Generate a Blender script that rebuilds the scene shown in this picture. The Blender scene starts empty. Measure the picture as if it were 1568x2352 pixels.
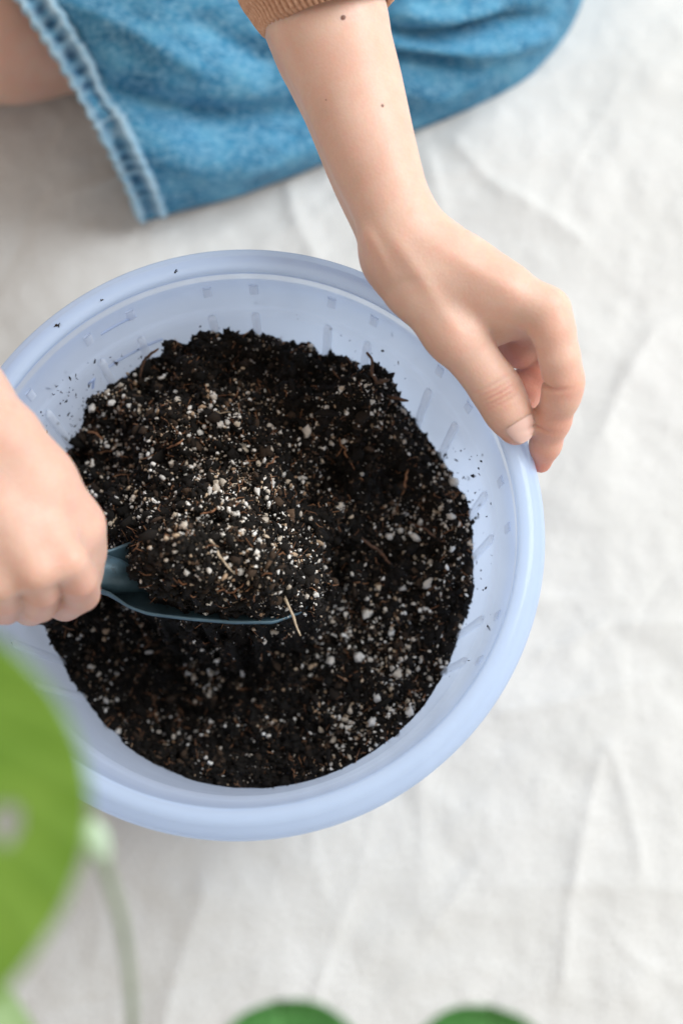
import bpy, math, random
import numpy as np
from mathutils import Vector, Matrix

C = bpy.context.scene
COL = C.collection
R = math.radians
rng = np.random.default_rng(7)
random.seed(7)

# ---------------------------------------------------------------- camera, light, exposure
CAM = np.array([.0467, -.16, .875])
PITCH = R(15)
FOC = 50 / 36 * 2352
FWD = np.array([0, math.sin(PITCH), -math.cos(PITCH)])
UP = np.array([0, math.cos(PITCH), math.sin(PITCH)])
RT = np.array([1., 0, 0])
cam = bpy.data.objects.new('camera', bpy.data.cameras.new('camera'))
COL.objects.link(cam)
cam.location = CAM
cam.rotation_euler = (PITCH, 0, 0)
cam.data.lens = 50
cam.data.sensor_width = 36
cam.data.clip_start = .02
cam.data.clip_end = 50
cam.data.dof.use_dof = True
cam.data.dof.focus_distance = .674
cam.data.dof.aperture_fstop = 3.7
C.camera = cam
C.view_settings.view_transform = 'Standard'
C.view_settings.look = 'None'
C.view_settings.exposure = 0.0
C.view_settings.gamma = 1
C.cycles.use_denoising = True
C.cycles.max_bounces = 8
C.cycles.transparent_max_bounces = 8
C.cycles.caustics_reflective = False
C.cycles.caustics_refractive = False

w = bpy.data.worlds.new('World')
C.world = w
w.use_nodes = True
bg = w.node_tree.nodes['Background']
bg.inputs['Color'].default_value = (1.0, .935, .85, 1)
bg.inputs['Strength'].default_value = .74


def area(name, loc, target, size, power, col):
    d = bpy.data.lights.new(name, 'AREA')
    d.shape = 'RECTANGLE'
    d.size, d.size_y = size
    d.energy = power
    d.color = col
    o = bpy.data.objects.new(name, d)
    COL.objects.link(o)
    o.location = loc
    o.rotation_euler = (Vector(target) - Vector(loc)).to_track_quat('-Z', 'Y').to_euler()
    return o


area('window_light', (1.75, .85, 2.0), (0, .1, .15), (1.6, 1.6), 93, (.92, .97, 1.0))


# ---------------------------------------------------------------- helpers
def W(u, v, z):
    """point at height z seen at photo pixel (u, v) of a 1568 x 2352 picture"""
    d = FWD + RT * (u - 784) / FOC + UP * (1176 - v) / FOC
    return CAM + d * ((z - CAM[2]) / d[2])


def px(n, p):
    """size in metres of n picture pixels at point p"""
    return n * float((np.asarray(p) - CAM) @ FWD) / FOC


def link(name, mesh, mat=None, parent=None, smooth=True):
    o = bpy.data.objects.new(name, mesh)
    COL.objects.link(o)
    if mat is not None and not mesh.materials:
        mesh.materials.append(mat)
    if parent is not None:
        o.parent = parent
    if smooth:
        mesh.polygons.foreach_set('use_smooth', np.ones(len(mesh.polygons), dtype=bool))
    return o


def mk(name, V, F, attrs=None):
    """mesh from arrays; F is an (n,3) or (n,4) array"""
    V = np.ascontiguousarray(V, dtype=np.float32)
    F = np.ascontiguousarray(F, dtype=np.int32)
    me = bpy.data.meshes.new(name)
    me.vertices.add(len(V))
    me.vertices.foreach_set('co', V.ravel())
    k = F.shape[1]
    me.loops.add(F.size)
    me.loops.foreach_set('vertex_index', F.ravel())
    me.polygons.add(len(F))
    me.polygons.foreach_set('loop_start', np.arange(0, F.size, k, dtype=np.int32))
    me.update(calc_edges=True)
    me.validate()
    for n, a in (attrs or {}).items():
        at = me.attributes.new(n, 'FLOAT', 'POINT')
        at.data.foreach_set('value', np.ascontiguousarray(a, dtype=np.float32))
    return me


def empty(name, loc=(0, 0, 0)):
    o = bpy.data.objects.new(name, None)
    COL.objects.link(o)
    o.location = loc
    o.empty_display_size = .02
    return o


def tag(o, label=None, cat=None, group=None, kind=None):
    for k, val in (('label', label), ('category', cat), ('group', group), ('kind', kind)):
        if val:
            o[k] = val
    return o


def grid_faces(n, m, wrap=False):
    """quads of an n x m vertex grid; wrap closes the second direction"""
    i, j = np.meshgrid(np.arange(n - 1), np.arange(m if wrap else m - 1), indexing='ij')
    j2 = (j + 1) % m
    return np.stack([i * m + j, (i + 1) * m + j, (i + 1) * m + j2, i * m + j2], -1).reshape(-1, 4)


def spline(P, n):
    """Catmull-Rom through P, n samples"""
    P = np.asarray(P, float)
    Q = np.vstack([2 * P[0] - P[1], P, 2 * P[-1] - P[-2]])
    t = np.linspace(0, len(P) - 1 - 1e-9, n)
    i = t.astype(int)
    f = (t - i)[:, None]
    a, b, c, d = Q[i], Q[i + 1], Q[i + 2], Q[i + 3]
    return .5 * (2 * b + (c - a) * f + (2 * a - 5 * b + 4 * c - d) * f ** 2 + (3 * b - a - 3 * c + d) * f ** 3)


def tube(P, rad, sides=8, n=None, caps=True):
    P = np.asarray(P, float)
    if n:
        rad = np.interp(np.linspace(0, 1, n), np.linspace(0, 1, len(rad)), rad) if np.ndim(rad) else np.full(n, rad)
        P = spline(P, n)
    elif not np.ndim(rad):
        rad = np.full(len(P), rad)
    T = np.gradient(P, axis=0)
    T /= np.linalg.norm(T, axis=1)[:, None] + 1e-12
    ref = np.array([.31, .17, .93])
    A = np.cross(T, ref)
    A /= np.linalg.norm(A, axis=1)[:, None] + 1e-12
    B = np.cross(T, A)
    th = np.linspace(0, 2 * np.pi, sides, endpoint=False)
    V = P[:, None] + np.asarray(rad)[:, None, None] * (A[:, None] * np.cos(th)[None, :, None] + B[:, None] * np.sin(th)[None, :, None])
    V = V.reshape(-1, 3)
    F = grid_faces(len(P), sides, True)
    if caps:
        m = len(V)
        V = np.vstack([V, P[0], P[-1]])
        j = np.arange(sides)
        j2 = (j + 1) % sides
        o = (len(P) - 1) * sides
        F = np.vstack([F, np.stack([np.full(sides, m), j2, j, np.full(sides, m)], -1)[:, [0, 2, 1, 1]] * 0 + np.stack([np.full(sides, m), j, j2, j2], -1),
                       np.stack([np.full(sides, m + 1), o + j2, o + j, o + j], -1)])
        return V, F
    return V, F


def quads_tris(F):
    """quads, some degenerate, as clean triangles"""
    T = np.vstack([F[:, [0, 1, 2]], F[:, [0, 2, 3]]])
    ok = (T[:, 0] != T[:, 1]) & (T[:, 1] != T[:, 2]) & (T[:, 0] != T[:, 2])
    return T[ok]


def lathe(prof, n=128, a0=0, a1=2 * np.pi):
    prof = np.asarray(prof, float)
    full = abs(a1 - a0 - 2 * np.pi) < 1e-6
    th = np.linspace(a0, a1, n, endpoint=not full)
    V = np.stack([prof[:, None, 0] * np.cos(th), prof[:, None, 0] * np.sin(th), np.broadcast_to(prof[:, None, 1], (len(prof), n))], -1).reshape(-1, 3)
    return V, grid_faces(len(prof), n, full)


def _hash(ix, iy, iz, s):
    h = (ix.astype(np.uint32) * np.uint32(374761393) + iy.astype(np.uint32) * np.uint32(668265263)
         + iz.astype(np.uint32) * np.uint32(2147483647) + np.uint32(s * 974711 + 13))
    h = (h ^ (h >> np.uint32(13))) * np.uint32(1274126177)
    h = h ^ (h >> np.uint32(16))
    return (h & np.uint32(0xffffff)).astype(np.float64) / 0xffffff * 2 - 1


def noise(x, y, z=0., s=0):
    """smooth value noise, -1..1"""
    x, y, z = np.broadcast_arrays(np.asarray(x, float), np.asarray(y, float), np.asarray(z, float))
    ix, iy, iz = np.floor(x).astype(np.int64), np.floor(y).astype(np.int64), np.floor(z).astype(np.int64)
    fx, fy, fz = x - ix, y - iy, z - iz
    fx, fy, fz = (f * f * f * (f * (f * 6 - 15) + 10) for f in (fx, fy, fz))
    r = 0
    for a in (0, 1):
        for b in (0, 1):
            for c in (0, 1):
                r = r + _hash(ix + a, iy + b, iz + c, s) * (fx if a else 1 - fx) * (fy if b else 1 - fy) * (fz if c else 1 - fz)
    return r


def fbm(x, y, z=0., s=0, o=4):
    r, a = 0, 1
    for k in range(o):
        r = r + a * noise(x * 2 ** k, y * 2 ** k, np.asarray(z) * 2 ** k, s + k)
        a *= .5
    return r


def sstep(a, b, x):
    t = np.clip((x - a) / (b - a), 0, 1)
    return t * t * (3 - 2 * t)


# ---------------------------------------------------------------- signed distance bodies (hands, leg)
class Sdf:
    def __init__(self, lo, hi, h):
        self.lo, self.h = np.array(lo, float), h
        self.n = np.ceil((np.array(hi) - self.lo) / h).astype(int) + 1
        self.D = np.full(self.n, .05, np.float32)

    def _box(self, a, b, m):
        i0 = np.clip(((np.minimum(a, b) - m - self.lo) / self.h).astype(int), 0, self.n - 1)
        i1 = np.clip(((np.maximum(a, b) + m - self.lo) / self.h).astype(int) + 2, 1, self.n)
        sl = tuple(slice(p, q) for p, q in zip(i0, i1))
        ax = [(np.arange(p, q) * self.h + l).astype(np.float32) for p, q, l in zip(i0, i1, self.lo)]
        return sl, np.meshgrid(*ax, indexing='ij', sparse=True)

    def cone(self, a, b, r1, r2, k=.006, cut=False):
        a, b = np.asarray(a, float), np.asarray(b, float)
        m = max(r1, r2) + k + .008
        sl, (X, Y, Z) = self._box(a, b, m)
        d = b - a
        L2 = d @ d + 1e-12
        t = np.clip(((X - a[0]) * d[0] + (Y - a[1]) * d[1] + (Z - a[2]) * d[2]) / L2, 0, 1)
        q = np.sqrt((X - a[0] - t * d[0]) ** 2 + (Y - a[1] - t * d[1]) ** 2 + (Z - a[2] - t * d[2]) ** 2) - (r1 + (r2 - r1) * t)
        D = self.D[sl]
        if cut:
            e, q2 = -D, q
            hh = np.clip(.5 + .5 * (e - q2) / k, 0, 1)
            self.D[sl] = -(e * (1 - hh) + q2 * hh - k * hh * (1 - hh)) if False else np.maximum(D, -q)
            return
        hh = np.clip(.5 + .5 * (D - q) / k, 0, 1)
        self.D[sl] = D * (1 - hh) + q * hh - k * hh * (1 - hh)

    def chain(self, pts, rs, k=.006, k0=None):
        for i in range(len(pts) - 1):
            self.cone(pts[i], pts[i + 1], rs[i], rs[i + 1], k0 if (k0 and i == 0) else k)

    def limb(self, pts, rs, k):
        """one even limb along a smooth line"""
        P = spline(pts, 40)
        r = np.interp(np.linspace(0, 1, 40), np.linspace(0, 1, len(rs)), rs)
        keep = self.D
        self.D = np.full(self.n, .05, np.float32)
        for i in range(39):
            self.cone(P[i], P[i + 1], r[i], r[i + 1], 1e-5)
        q = self.D
        hh = np.clip(.5 + .5 * (keep - q) / k, 0, 1)
        self.D = keep * (1 - hh) + q * hh - k * hh * (1 - hh)

    def mesh(self, smooth=3):
        D, h = self.D, self.h
        ins = D < 0
        cnt = np.zeros(np.array(D.shape) - 1, np.int8)
        offs = [(a, b, c) for a in (0, 1) for b in (0, 1) for c in (0, 1)]
        sx, sy, sz = cnt.shape
        for a, b, c in offs:
            cnt += ins[a:a + sx, b:b + sy, c:c + sz]
        act = np.argwhere((cnt > 0) & (cnt < 8))
        idx = np.full(cnt.shape, -1, np.int32)
        idx[tuple(act.T)] = np.arange(len(act))
        cv = {o: D[tuple((act + np.array(o)).T)] for o in offs}
        S = np.zeros((len(act), 3))
        N = np.zeros(len(act))
        for o in offs:
            for ax in range(3):
                if o[ax]:
                    continue
                o2 = tuple(v + (1 if i == ax else 0) for i, v in enumerate(o))
                d0, d1 = cv[o], cv[o2]
                m = (d0 < 0) != (d1 < 0)
                t = np.where(m, d0 / (d0 - d1 + 1e-12), 0)
                p = np.tile(np.array(o, float), (len(act), 1))
                p[:, ax] += t
                S += p * m[:, None]
                N += m
        V = self.lo + (act + S / N[:, None]) * h
        quads = []
        for ax in range(3):
            b, c = [i for i in range(3) if i != ax]
            s0 = [slice(None)] * 3
            s1 = [slice(None)] * 3
            s0[ax], s1[ax] = slice(0, -1), slice(1, None)
            ch = ins[tuple(s0)] != ins[tuple(s1)]
            e = np.argwhere(ch)
            e = e[(e[:, b] > 0) & (e[:, c] > 0) & (e[:, b] < D.shape[b] - 1) & (e[:, c] < D.shape[c] - 1)]
            fl = ins[tuple(e.T)]
            q = []
            for db, dc in ((1, 1), (0, 1), (0, 0), (1, 0)):
                ee = e.copy()
                ee[:, b] -= db
                ee[:, c] -= dc
                q.append(idx[tuple(ee.T)])
            q = np.stack(q, -1)
            if ax == 1:
                fl = ~fl
            q[~fl] = q[~fl][:, ::-1]
            quads.append(q)
        F = np.vstack(quads)
        F = F[(F >= 0).all(1)]
        for it in range(smooth):
            A = np.zeros_like(V)
            n = np.zeros(len(V))
            for i in range(4):
                for j in (1, 3):
                    np.add.at(A, F[:, i], V[F[:, (i + j) % 4]])
                    np.add.at(n, F[:, i], 1)
            V = V + (.6 if it % 2 == 0 else -.55 if it < smooth - 1 else .5) * (A / np.maximum(n, 1)[:, None] - V)
        return V, F


def normals(V, F):
    n = np.cross(V[F[:, 2]] - V[F[:, 0]], V[F[:, 3]] - V[F[:, 1]])
    N = np.zeros_like(V)
    for i in range(4):
        np.add.at(N, F[:, i], n)
    return N / (np.linalg.norm(N, axis=1)[:, None] + 1e-15)


# ---------------------------------------------------------------- materials
class Mat:
    def __init__(self, name):
        self.m = bpy.data.materials.new(name)
        self.m.use_nodes = True
        self.t = self.m.node_tree
        self.b = self.t.nodes['Principled BSDF']
        self.out = self.t.nodes['Material Output']

    def n(self, typ, **kw):
        nd = self.t.nodes.new(typ)
        for k, v in kw.items():
            if k in nd.inputs:
                nd.inputs[k].default_value = v
            else:
                setattr(nd, k, v)
        return nd

    def l(self, a, b):
        self.t.links.new(a, b)

    def set(self, **kw):
        for k, v in kw.items():
            self.b.inputs[k.replace('_', ' ')].default_value = v

    def coords(self, scale=(1, 1, 1), rot=(0, 0, 0)):
        tc = self.n('ShaderNodeTexCoord')
        mp = self.n('ShaderNodeMapping')
        mp.inputs['Scale'].default_value = scale
        mp.inputs['Rotation'].default_value = rot
        self.l(tc.outputs['Object'], mp.inputs['Vector'])
        return mp.outputs['Vector']

    def noise(self, vec, scale, detail=4, rough=.55):
        nd = self.n('ShaderNodeTexNoise')
        nd.inputs['Scale'].default_value = scale
        nd.inputs['Detail'].default_value = detail
        nd.inputs['Roughness'].default_value = rough
        self.l(vec, nd.inputs['Vector'])
        return nd.outputs['Fac']

    def ramp(self, fac, stops):
        r = self.n('ShaderNodeValToRGB')
        e = r.color_ramp.elements
        while len(e) < len(stops):
            e.new(.5)
        for el, (p, c) in zip(e, stops):
            el.position = p
            el.color = (*c, 1) if len(c) == 3 else c
        self.l(fac, r.inputs['Fac'])
        return r.outputs['Color']

    def mix(self, fac, a, b, mode='MIX'):
        m = self.n('ShaderNodeMix', data_type='RGBA', blend_type=mode)
        for s, x in ((0, fac), (6, a), (7, b)):
            if hasattr(x, 'is_linked') or isinstance(x, bpy.types.NodeSocket):
                self.l(x, m.inputs[s])
            else:
                m.inputs[s].default_value = x if s == 0 else (*x, 1)
        return m.outputs[2]

    def attr(self, name):
        a = self.n('ShaderNodeAttribute')
        a.attribute_name = name
        return a.outputs['Fac']

    def bump(self, h, strength=.3, dist=.001, prev=None):
        b = self.n('ShaderNodeBump')
        b.inputs['Strength'].default_value = strength
        b.inputs['Distance'].default_value = dist
        self.l(h, b.inputs['Height'])
        if prev is not None:
            self.l(prev, b.inputs['Normal'])
        self.l(b.outputs['Normal'], self.b.inputs['Normal'])
        return b.outputs['Normal']


def plain(name, col, rough=.6, **kw):
    m = Mat(name)
    m.set(Base_Color=(*col, 1), Roughness=rough, **kw)
    return m.m


# canvas cloth
m = Mat('cotton canvas')
v = m.coords()
c = m.ramp(m.noise(v, 9, 3), [(.3, (.585, .58, .565)), (.7, (.65, .645, .635))])
c = m.mix(m.ramp(m.noise(v, 420, 2), [(.35, (0, 0, 0)), (.65, (.35, .35, .35))]), c, (.545, .54, .525))
m.l(c, m.b.inputs['Base Color'])
m.set(Roughness=.9)
b1 = m.bump(m.noise(m.coords((1, 1, 1)), 45, 5, .6), .35, .004)
wv = m.n('ShaderNodeTexWave', wave_type='BANDS', bands_direction='X')
wv.inputs['Scale'].default_value = 330
wv.inputs['Distortion'].default_value = 1.5
wv2 = m.n('ShaderNodeTexWave', wave_type='BANDS', bands_direction='Y')
wv2.inputs['Scale'].default_value = 330
wv2.inputs['Distortion'].default_value = 1.5
m.l(v, wv.inputs['Vector'])
m.l(v, wv2.inputs['Vector'])
ad = m.n('ShaderNodeMath', operation='ADD')
m.l(wv.outputs['Fac'], ad.inputs[0])
m.l(wv2.outputs['Fac'], ad.inputs[1])
m.bump(ad.outputs[0], .3, .0006, b1)
M_CLOTH = m.m

# skin
m = Mat('skin')
v = m.coords()
base = m.ramp(m.noise(v, 38, 4), [(.3, (.60, .40, .315)), (.7, (.68, .48, .39))])
base = m.mix(m.ramp(m.noise(v, 110, 4, .65), [(.42, (0, 0, 0)), (.72, (.50, .50, .50))]), base, (.66, .36, .28))
base = m.mix(m.attr('red'), base, (.60, .25, .18))
sp = m.ramp(m.noise(v, 700, 2), [(.40, (.96, .94, .93)), (.6, (1, 1, 1))])
base = m.mix(.5, base, sp, 'MULTIPLY')
m.l(base, m.b.inputs['Base Color'])
m.set(Roughness=.48, Subsurface_Weight=.7, Subsurface_Radius=(1, .34, .16), Subsurface_Scale=.011, IOR=1.4)
vo = m.n('ShaderNodeTexVoronoi')
vo.inputs['Scale'].default_value = 900
m.l(v, vo.inputs['Vector'])
b1 = m.bump(vo.outputs['Distance'], .15, .0006)
m.bump(m.noise(v, 260, 4), .07, .001, b1)
M_SKIN = m.m
M_NAIL = plain('fingernail', (.74, .49, .42), .25, Subsurface_Weight=.3, Subsurface_Radius=(1, .4, .25), Subsurface_Scale=.003)
M_MOLE = plain('mole', (.16, .075, .05), .6)

# denim
def denim(name, hem=False):
    m = Mat(name)
    v = m.coords((1, 1, 1), (0, 0, R(-30)))
    big = m.noise(m.coords((1, 2.2, 1), (0, 0, R(-30))), 34, 4, .6)
    c = m.ramp(big, [(.32, (.014, .13, .255)), (.5, (.034, .215, .385)), (.68, (.10, .33, .50))])
    sl = m.noise(m.coords((1, 2.4, 1), (0, 0, R(12))), 270, 3, .65)
    c = m.mix(m.ramp(sl, [(.45, (0, 0, 0)), (.66, (.85, .85, .85))]), c, (.23, .44, .59))
    if hem:
        c = m.mix(m.attr('fade'), c, (.40, .56, .67))
        c = m.mix(m.attr('dye'), c, (.008, .075, .18))
    m.l(c, m.b.inputs['Base Color'])
    m.set(Roughness=.92)
    wv = m.n('ShaderNodeTexWave', wave_type='BANDS', bands_direction='DIAGONAL')
    wv.inputs['Scale'].default_value = 420
    wv.inputs['Distortion'].default_value = 2
    m.l(v, wv.inputs['Vector'])
    b1 = m.bump(wv.outputs['Fac'], .5, .0006)
    m.bump(m.noise(v, 60, 4), .45, .004, b1)
    return m.m
M_DENIM = denim('washed denim')
M_HEM = denim('washed denim hem', True)

# knit
m = Mat('camel knit')
v = m.coords()
c = m.ramp(m.noise(v, 500, 3), [(.3, (.46, .25, .16)), (.7, (.63, .385, .26))])
m.l(c, m.b.inputs['Base Color'])
m.set(Roughness=.95)
m.bump(m.noise(v, 900, 3), .5, .001)
M_KNIT = m.m

# translucent plastic
def plastic(name, col, tcol, tmix=.5, clear=.12, rough=.32, tcl=(.86, .91, 1)):
    m = Mat(name)
    v = m.coords()
    m.set(Base_Color=(*col, 1), Roughness=rough, IOR=1.49)
    tr = m.n('ShaderNodeBsdfTranslucent')
    tr.inputs['Color'].default_value = (*tcol, 1)
    mx = m.n('ShaderNodeMixShader')
    mx.inputs[0].default_value = tmix
    m.l(m.b.outputs[0], mx.inputs[1])
    m.l(tr.outputs[0], mx.inputs[2])
    tp = m.n('ShaderNodeBsdfTransparent')
    tp.inputs['Color'].default_value = (*tcl, 1)
    m2 = m.n('ShaderNodeMixShader')
    m2.inputs[0].default_value = clear
    m.l(mx.outputs[0], m2.inputs[1])
    m.l(tp.outputs[0], m2.inputs[2])
    m.l(m2.outputs[0], m.out.inputs['Surface'])
    ns = m.noise(v, 60, 4)
    rr = m.n('ShaderNodeMapRange')
    rr.inputs['To Min'].default_value = rough - .1
    rr.inputs['To Max'].default_value = rough + .16
    m.l(ns, rr.inputs['Value'])
    m.l(rr.outputs[0], m.b.inputs['Roughness'])
    m.bump(m.noise(v, 25, 3), .08, .002)
    return m.m
M_WALL = plastic('milky blue plastic wall', (.70, .785, .955), (.77, .85, 1.0), .62, .55, .14, (.85, .91, 1))
M_RIM = plastic('milky blue plastic rim', (.70, .80, .965), (.77, .865, 1.0), .55, .34, .10, (.86, .92, 1))
M_EMB = plastic('milky blue plastic raised', (.60, .70, .90), (.70, .80, .99), .40, .25, .22)
M_BAR = plastic('clearer blue plastic', (.86, .90, .97), (.92, .96, 1.0), .35, .55, .2, (.97, .98, 1))

# soil family
def soilmat(name, dark, mid, lite, rough=.9):
    m = Mat(name)
    c = m.ramp(m.attr('tint'), [(0, dark), (.5, mid), (.78, tuple(.4 * x + .5 * y for x, y in zip(lite, mid))), (1, lite)])
    v = m.coords()
    c = m.mix(.6, c, m.ramp(m.noise(v, 900, 3), [(.3, (.35, .33, .32)), (.7, (1.2, 1.15, 1.1))]), 'MULTIPLY')
    m.l(c, m.b.inputs['Base Color'])
    m.set(Roughness=rough)
    m.b.inputs['Specular IOR Level'].default_value = .25
    m.bump(m.noise(v, 1200, 3), .6, .001)
    return m.m
M_SOIL = soilmat('moist potting soil', (.004, .003, .0025), (.009, .0068, .0055), (.022, .015, .011))
M_CRUMB = soilmat('soil crumbs', (.005, .004, .003), (.010, .0072, .0055), (.15, .094, .06))

m = Mat('perlite')
v = m.coords()
oi = m.n('ShaderNodeObjectInfo')
c = m.ramp(m.noise(v, 1400, 3, .6), [(.30, (.20, .14, .10)), (.40, (.72, .65, .57)), (.55, (.87, .85, .82))])
c = m.mix(m.ramp(oi.outputs['Random'], [(.2, (0, 0, 0)), (1, (.85, .85, .85))]), c, (.58, .45, .31), 'MIX')
m.l(c, m.b.inputs['Base Color'])
m.set(Roughness=.85)
m.bump(m.noise(v, 2200, 3), .7, .0008)
M_PERL = m.m
m = Mat('fine perlite')
v = m.coords()
c = m.ramp(m.attr('tint'), [(0, (.30, .17, .09)), (.35, (.52, .40, .28)), (.6, (.76, .71, .65)), (1, (.88, .86, .83))])
c = m.mix(1, c, m.ramp(m.noise(v, 1300, 3, .6), [(.33, (.22, .17, .13)), (.48, (1, 1, 1))]), 'MULTIPLY')
m.l(c, m.b.inputs['Base Color'])
m.set(Roughness=.85)
M_PERLF = m.m


def fibre(name, a, b):
    m = Mat(name)
    m.l(m.ramp(m.noise(m.coords(), 400, 3), [(.35, a), (.65, b)]), m.b.inputs['Base Color'])
    m.set(Roughness=.8)
    return m.m
M_TAN = fibre('tan root', (.14, .055, .024), (.32, .15, .07))
M_PALE = fibre('pale root', (.30, .22, .14), (.50, .40, .29))
M_BARK = fibre('bark root', (.035, .018, .01), (.12, .055, .028))

# trowel
m = Mat('teal painted metal')
v = m.coords()
c = m.ramp(m.noise(v, 70, 5, .65), [(.35, (.045, .09, .12)), (.65, (.085, .155, .20))])
c = m.mix(m.ramp(m.noise(v, 300, 4, .7), [(.58, (0, 0, 0)), (.72, (.7, .7, .7))]), c, (.035, .027, .022))
m.l(c, m.b.inputs['Base Color'])
m.set(Roughness=.42, Metallic=.15)
m.bump(m.noise(v, 250, 4), .15, .001)
M_TROWEL = m.m
m = Mat('teal handle rubber')
m.l(m.ramp(m.noise(m.coords(), 120, 4), [(.3, (.01, .04, .06)), (.7, (.02, .075, .105))]), m.b.inputs['Base Color'])
m.set(Roughness=.6)
M_GRIP = m.m


# leaves
def leafmat(name, a, b, t):
    m = Mat(name)
    v = m.coords()
    c = m.ramp(m.noise(v, 40, 3), [(.3, a), (.7, b)])
    c = m.mix(m.attr('vein'), c, tuple(min(1, x * 1.9 + .03) for x in b))
    m.l(c, m.b.inputs['Base Color'])
    m.set(Roughness=.38)
    tr = m.n('ShaderNodeBsdfTranslucent')
    tr.inputs['Color'].default_value = (*t, 1)
    mx = m.n('ShaderNodeMixShader')
    mx.inputs[0].default_value = .42
    m.l(m.b.outputs[0], mx.inputs[1])
    m.l(tr.outputs[0], mx.inputs[2])
    m.l(mx.outputs[0], m.out.inputs['Surface'])
    return m.m
M_LEAF = leafmat('fresh green leaf', (.135, .255, .022), (.21, .34, .045), (.30, .46, .05))
M_LEAFP = leafmat('pale green leaf', (.30, .44, .20), (.42, .56, .30), (.5, .66, .34))
M_LEAFD = leafmat('deep green leaf', (.075, .25, .06), (.12, .33, .09), (.12, .38, .08))
M_STEM = fibre('green grey stem', (.17, .21, .14), (.27, .31, .22))
M_NODE = fibre('pale node', (.36, .47, .33), (.45, .56, .42))
M_POT = plain('terracotta pot', (.36, .17, .10), .85)

# ---------------------------------------------------------------- the setting: floor and cloth
V, F = grid_faces(2, 2), None
n_ = 2
P = np.array([[-3, -3, -.03], [-3, 3, -.03], [3, -3, -.03], [3, 3, -.03]], float)
tag(link('floor', mk('floor', P, grid_faces(2, 2)[:, ::-1]), plain('pale floor', (.62, .60, .57), .7)), kind='structure')

xs = np.concatenate([np.linspace(-1.5, -.36, 40), np.linspace(-.35, .45, 270), np.linspace(.46, 1.6, 40)])
ys = np.concatenate([np.linspace(-1.3, -.37, 36), np.linspace(-.36, .62, 320), np.linspace(.63, 1.8, 40)])
X, Y = np.meshgrid(xs, ys, indexing='ij')
Z = .006 * fbm(X * 5 + 3, Y * 5, 0, 3, 3) + .0012 * fbm(X * 42, Y * 42, 0, 9, 3)
wx, wy = X + .02 * noise(X * 9, Y * 9, 0, 5), Y + .02 * noise(X * 9, Y * 9, 0, 6)
cr = np.random.default_rng(21)
for k in range(150):
    cx, cy = cr.uniform(-.45, .55), cr.uniform(-.4, .7)
    a = cr.choice([cr.normal(1.25, .3), cr.normal(.35, .35), cr.uniform(0, 3.14)])
    L, wd, am = cr.uniform(.04, .16), cr.uniform(.002, .007), cr.uniform(.0006, .0028)
    u, vv = (wx - cx) * math.cos(a) + (wy - cy) * math.sin(a), -(wx - cx) * math.sin(a) + (wy - cy) * math.cos(a)
    vv = vv + .25 * u * u / L * cr.uniform(-1, 1)
    sg = cr.choice([1, 1, -.7])
    pr = np.exp(-np.abs(vv / wd) ** 1.4) * np.exp(-(u / L) ** 2 * 2)
    Z += sg * am * pr
# a few long folds one can follow in the photograph
for pts, wd, am in (([(1050, 340), (1130, 430), (1250, 500), (1330, 560)], .010, .009),
                    ([(660, 420), (680, 500), (720, 580)], .008, .007),
                    ([(1290, 2250), (1310, 2050), (1380, 1720)], .006, .006),
                    ([(1380, 1000), (1430, 880), (1500, 760)], .009, .006),
                    ([(1150, 1640), (1300, 1610), (1500, 1560)], .006, .005),
                    ([(1240, 1500), (1400, 1440), (1568, 1430)], .007, .006),
                    ([(380, 2352), (420, 2200), (470, 2060)], .012, .007),
                    ([(1400, 1720), (1440, 1850), (1470, 2000)], .005, .005)):
    Q = np.array([W(*p, 0)[:2] for p in pts])
    Q = spline(Q, 40)
    d = np.full(X.shape, 9.)
    for q in Q:
        d = np.minimum(d, (X - q[0]) ** 2 + (Y - q[1]) ** 2)
    am *= .55
    Z += am * np.exp(-np.sqrt(d) / wd * 1.3)
Z = Z - Z.min() * 0
cl = link('drop_cloth', mk('drop_cloth', np.stack([X, Y, Z], -1).reshape(-1, 3), grid_faces(len(xs), len(ys))), M_CLOTH)
tag(cl, 'creased off-white canvas cloth spread under the bucket and the kneeling person', 'cloth')

# ---------------------------------------------------------------- bucket
RIMZ = .24
BY = .0035
bucket = empty('bucket', (0, BY, 0))
tag(bucket, 'translucent pale blue plastic bucket half full of dark potting soil', 'bucket')


def wall_r(z):
    return .1205 - .118 * ((RIMZ - .032) - z)


inner = [(.1285, RIMZ - .004), (.1262, RIMZ - .010), (.1232, RIMZ - .030), (.1218, RIMZ - .0318), (.1205, RIMZ - .0325)]
zz = np.linspace(RIMZ - .04, .012, 12)
inner += [(wall_r(z), z) for z in zz] + [(wall_r(.012) - .006, .006), (.02, .005), (.0005, .005)]
outer = [(.0005, .002), (.06, .002), (wall_r(.004) - .002, .002), (wall_r(.012) + .002, .010)]
outer += [(wall_r(z) + .0018, z) for z in zz[::-1][1:]] + [(.1225, RIMZ - .0325), (.1252, RIMZ - .030), (.1280, RIMZ - .010)]
V, F = lathe(inner + outer, 192)
link('wall', mk('wall', V, F[:, ::-1]), M_WALL, bucket)
rim = [(.1285, RIMZ - .0045), (.1276, RIMZ - .001), (.1280, RIMZ + .0012), (.1292, RIMZ + .0022), (.1320, RIMZ + .0024), (.1350, RIMZ + .0020),
       (.1362, RIMZ + .0006), (.1372, RIMZ - .0004), (.1390, RIMZ - .0016), (.1408, RIMZ - .0042), (.1414, RIMZ - .008), (.1412, RIMZ - .017),
       (.1400, RIMZ - .0172), (.1398, RIMZ - .009), (.1380, RIMZ - .0052), (.1345, RIMZ - .0020), (.1305, RIMZ - .0026), (.1288, RIMZ - .0060)]
V, F = lathe(rim + rim[:1], 224)
link('rim', mk('rim', V, F[:, ::-1]), M_RIM, bucket)


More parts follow.
